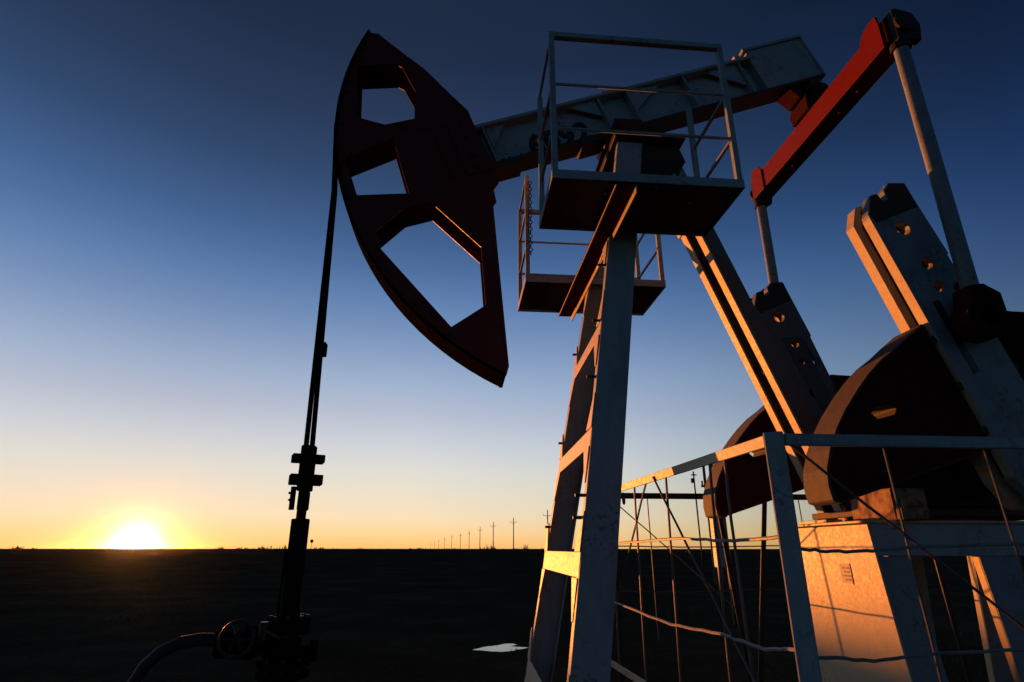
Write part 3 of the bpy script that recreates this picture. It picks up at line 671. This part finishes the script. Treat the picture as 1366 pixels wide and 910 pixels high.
# puddle in the shallow dip
pm = MB(); pts = []
shore = [(.27,9.80),(.46,10.05),(.64,10.16),(.79,10.33),(.94,10.37),(1.17,10.48),(1.09,10.31),(.93,10.17),(.84,10.10),(.98,10.02),(1.18,9.93),(1.07,9.83),(.89,9.78),(.99,9.66),(.82,9.60),(.60,9.62),(.44,9.70)]
for i, p in enumerate(shore):
    q = shore[(i+1) % len(shore)]
    for k in range(5):
        t = k/5; x, y = p[0]+(q[0]-p[0])*t, p[1]+(q[1]-p[1])*t
        n_ = Vector((x*14, y*9, 3.)); pts.append(pm.bm.verts.new((x+.03*noise.noise(n_), y+.05*noise.noise(n_+Vector((5,2,7))), 0)))
pm.bm.faces.new(pts)
zp = ground_h(.74, 9.98)+.022
for v in pm.bm.verts: v.co.z = zp
w_, nt, b = new_mat('puddle_water'); b.inputs['Base Color'].default_value = (.01,.01,.009,1); b.inputs['Roughness'].default_value = .05; b.inputs['IOR'].default_value = 1.33
N, Lk = nt.nodes, nt.links; n = N.new('ShaderNodeTexNoise'); n.inputs['Scale'].default_value = 7; bp = N.new('ShaderNodeBump'); bp.inputs['Strength'].default_value = .08; bp.inputs['Distance'].default_value = .01
tc = N.new('ShaderNodeTexCoord'); Lk.new(tc.outputs['Object'], n.inputs['Vector']); Lk.new(n.outputs['Fac'], bp.inputs['Height']); Lk.new(bp.outputs['Normal'], b.inputs['Normal'])
pu = obj('puddle', pm, w_, lift=False); pu['kind'] = 'structure'

# dry steppe grass: short blades, thinning with distance
gr = MB(); bm = gr.bm
for i in range(14000):
    r_ = 4.0*math.exp(random.random()*math.log(30.)); a = random.uniform(-1.15, 1.15)
    x, y = r_*math.sin(a), r_*math.cos(a)
    if noise.noise(Vector((x*.5, y*.5, 9.)))+random.uniform(-.35,.35) < -.02: continue
    if (.3 < x < 6.2 and 3.7 < y < 6.4) or (abs(x-.74) < .7 and abs(y-9.98) < .5): continue
    z = ground_h(x, y)-.01; h = random.uniform(.03, .10); w = h*.055+.0015*r_*.3
    t = random.uniform(0, 6.28); dx, dy = math.cos(t)*w, math.sin(t)*w; lx, ly = random.uniform(-.4,.4)*h, random.uniform(-.4,.4)*h
    v = [bm.verts.new(p) for p in ((x-dx,y-dy,z),(x+dx,y+dy,z),(x+dx*.6+lx*.4,y+dy*.6+ly*.4,z+h*.6),(x-dx*.6+lx*.4,y-dy*.6+ly*.4,z+h*.6),(x+lx,y+ly,z+h))]
    bm.faces.new(v[:4]); bm.faces.new((v[3], v[2], v[4]))
g_, nt, b = new_mat('dry_grass'); N, Lk = nt.nodes, nt.links
oi = N.new('ShaderNodeTexNoise'); oi.inputs['Scale'].default_value = 3.; tc = N.new('ShaderNodeTexCoord'); Lk.new(tc.outputs['Object'], oi.inputs['Vector'])
cr = N.new('ShaderNodeValToRGB'); cr.color_ramp.elements[0].color = (.050,.053,.024,1); cr.color_ramp.elements[1].color = (.12,.094,.048,1); cr.color_ramp.elements[0].position = .35; cr.color_ramp.elements[1].position = .65
Lk.new(oi.outputs['Fac'], cr.inputs['Fac']); Lk.new(cr.outputs['Color'], b.inputs['Base Color']); b.inputs['Roughness'].default_value = .9; b.inputs['Specular IOR Level'].default_value = 0.
go = obj('grass', gr, g_, lift=False); go['kind'] = 'stuff'

AMB_R, AMB_G, AMB_B, SKYK = .10, .225, .33, 5.0
# far scrub along the skyline: low ragged clumps
scb = MB(); bm = scb.bm
for i in range(260):
    r_ = random.uniform(80, 330); a = random.uniform(-.95, .95)
    if abs(a-SUN_AZ) < .10: continue
    if abs(a-.09) > .06 and random.random() < .55: continue
    x, y = r_*math.sin(a), r_*math.cos(a); z = ground_h(x, y); wd = random.uniform(.4, 2.2); hh = random.uniform(.2, .8)*(1.7 if abs(a-.09) < .06 else 1)
    for k in range(26):
        px_, py_ = x+random.gauss(0, wd*.4), y+random.gauss(0, wd*.4); h = hh*random.uniform(.4, 1.1)*math.exp(-((px_-x)/wd)**2); t = random.uniform(0, 6.28); q = random.uniform(.04, .14)
        lx, ly = random.uniform(-.3,.3)*h, random.uniform(-.3,.3)*h
        bm.faces.new([bm.verts.new(p) for p in ((px_-q*math.cos(t), py_-q*math.sin(t), z-.05), (px_+q*math.cos(t), py_+q*math.sin(t), z-.05), (px_+lx, py_+ly, z+h))])
so_ = obj('scrub', scb, g_, lift=False); so_['kind'] = 'stuff'

# thin evening haze in the air over the steppe
hz = MB(); hz.box(-1600, 1600, -1600, 1600, -1.6, 12.5)
hm, nt, b = new_mat('haze_air'); N, Lk = nt.nodes, nt.links; N.remove(b)
pv = N.new('ShaderNodeVolumePrincipled'); pv.inputs['Color'].default_value = (.93,.92,.90,1); pv.inputs['Density'].default_value = HAZE; pv.inputs['Anisotropy'].default_value = .97
Lk.new(pv.outputs['Volume'], N['Material Output'].inputs['Volume'])
ho = obj('haze', hz, hm, lift=False); ho['kind'] = 'stuff'

# ------------------------------------------------------------------ sky, sun, camera
w = bpy.data.worlds.new('World'); sc.world = w; w.use_nodes = True
nt = w.node_tree; N, Lk = nt.nodes, nt.links; bg = N['Background']
sdir = Vector((math.sin(SUN_AZ)*math.cos(SUN_EL), math.cos(SUN_AZ)*math.cos(SUN_EL), math.sin(SUN_EL)))

# dusk sky: Nishita air light under a warm-to-blue gradient by elevation, dimming away from the sunset
def lin(c): return tuple((v/255/12.92 if v <= 10 else ((v/255+.055)/1.055)**2.4) for v in c)
def math_(op, a, b=None, clamp=False):
    n = N.new('ShaderNodeMath'); n.operation = op; n.use_clamp = clamp
    for i, v in enumerate((a, b)):
        if v is None: continue
        if isinstance(v, (int, float)): n.inputs[i].default_value = v
        else: Lk.new(v, n.inputs[i])
    return n.outputs[0]
def ramp(fac, stops):
    n = N.new('ShaderNodeValToRGB'); e = n.color_ramp.elements
    while len(e) > 1: e.remove(e[-1])
    e[0].position = stops[0][0]; e[0].color = (*stops[0][1], 1)
    for p, c in stops[1:]: x = e.new(p); x.color = (*c, 1)
    Lk.new(fac, n.inputs['Fac']); return n.outputs['Color']
def mixc(mode, fac, a, b):
    n = N.new('ShaderNodeMix'); n.data_type = 'RGBA'; n.blend_type = mode
    for k, v in (('Factor', fac), ('A', a), ('B', b)):
        if isinstance(v, (int, float)): n.inputs[k].default_value = v
        elif isinstance(v, tuple): n.inputs[k].default_value = (*v, 1)
        else: Lk.new(v, n.inputs[k])
    return n.outputs['Result']
sky = N.new('ShaderNodeTexSky'); sky.sky_type = 'NISHITA'; sky.sun_disc = False
sky.sun_elevation = SUN_EL; sky.sun_rotation = SUN_AZ; sky.ozone_density = 2.0; sky.dust_density = .6
tc = N.new('ShaderNodeTexCoord'); sep = N.new('ShaderNodeSeparateXYZ'); Lk.new(tc.outputs['Generated'], sep.inputs[0])
X_, Y_, Z_ = sep.outputs
el = math_('MULTIPLY', math_('ARCSINE', Z_), 180/math.pi)                 # degrees
elf = math_('DIVIDE', math_('ADD', el, 2.), 62., True)
STOPS = [(-2,(232,150,80)),(.2,(250,188,114)),(1.2,(246,203,142)),(2.7,(236,212,176)),(5,(222,212,194)),(7,(212,209,203)),(9.5,(194,198,206)),(12.4,(172,180,199)),(15,(152,169,196)),(17.9,(130,151,186)),(20.5,(109,136,176)),(23.4,(89,120,166)),(26,(73,105,151)),(28.6,(61,91,136)),(33.7,(44,68,104)),(38.3,(37,54,85)),(45,(26,39,64)),(60,(20,29,48))]
grad = ramp(elf, [((e+2)/62, lin(c)) for e, c in STOPS])
hl = math_('SQRT', math_('MAXIMUM', math_('SUBTRACT', 1., math_('MULTIPLY', Z_, Z_)), 1e-4))
ca_ = math_('DIVIDE', math_('ADD', math_('MULTIPLY', X_, math.sin(SUN_AZ)), math_('MULTIPLY', Y_, math.cos(SUN_AZ))), hl)
azf = math_('DIVIDE', math_('ARCCOSINE', math_('MINIMUM', math_('MAXIMUM', ca_, -1.), 1.)), math.pi, True)   # 0 towards the sun, 1 opposite
g3 = lambda r, g, b: (r, g, b)
fall = ramp(azf, [(0,g3(1.,1.,1.)),(.12,g3(1.06,1.06,1.06)),(.22,g3(.90,.95,1.0)),(.34,g3(.45,.57,.66)),(.43,g3(.20,.29,.40)),(.50,g3(.12,.22,.32)),(.6,g3(AMB_R,AMB_G,AMB_B)),(1,g3(AMB_R,AMB_G,AMB_B))])
col = mixc('MULTIPLY', 1., grad, fall)
nish = mixc('MULTIPLY', 1., sky.outputs['Color'], (.25,.25,.25))
col = mixc('MIX', .06, col, nish)
# the sun's disc and the bright air around it
dp = N.new('ShaderNodeVectorMath'); dp.operation = 'DOT_PRODUCT'; Lk.new(tc.outputs['Generated'], dp.inputs[0]); dp.inputs[1].default_value = sdir
ang = math_('MULTIPLY', math_('ARCCOSINE', math_('MINIMUM', dp.outputs['Value'], .9999999)), 180/math.pi)
def glow(w_): 
    q = math_('DIVIDE', ang, w_); return math_('EXPONENT', math_('MULTIPLY', math_('MULTIPLY', q, q), -1.))
for w_, c in ((.75,(9.,8.2,6.0)), (1.4,(1.8,1.5,1.05)), (2.4,(.15,.125,.10)), (9.,(.02,.015,.012))):
    add = mixc('MULTIPLY', 1., (1.,1.,1.), c); k = glow(w_)
    n = N.new('ShaderNodeMix'); n.data_type = 'RGBA'; n.inputs['A'].default_value = (0,0,0,1); n.inputs['B'].default_value = (*c,1); Lk.new(k, n.inputs['Factor'])
    col = mixc('ADD', 1., col, n.outputs['Result'])
half = mixc('MULTIPLY', 1., col, (SKYK*1.12,SKYK*1.12,SKYK*1.11))
Lk.new(half, bg.inputs['Color']); bg.inputs['Strength'].default_value = .1

sl = bpy.data.lights.new('sun', 'SUN'); sl.energy = 4.0; sl.angle = R(.53); sl.color = (1.0, .27, .042)
so = bpy.data.objects.new('sun', sl); COL.objects.link(so); so.rotation_euler = sdir.to_track_quat('Z', 'Y').to_euler(); so.location = sdir*50+Vector((0,0,2))

cam = bpy.data.cameras.new('camera'); co = bpy.data.objects.new('camera', cam); COL.objects.link(co)
cam.sensor_width = 36; cam.lens = 775/1366*36; sc.cycles.volume_max_steps = 1024; cam.clip_end = 20000; cam.clip_start = .05
co.location = (0, 0, EYE); co.rotation_euler = (math.pi/2+math.atan(277/775), 0, -R(5.1)); sc.camera = co
vs = sc.view_settings; vs.view_transform = 'Standard'; vs.look = 'None'; vs.gamma = 1; vs.use_curve_mapping = False; vs.exposure = 1.0
sc.cycles.use_denoising = True; sc.cycles.max_bounces = 6
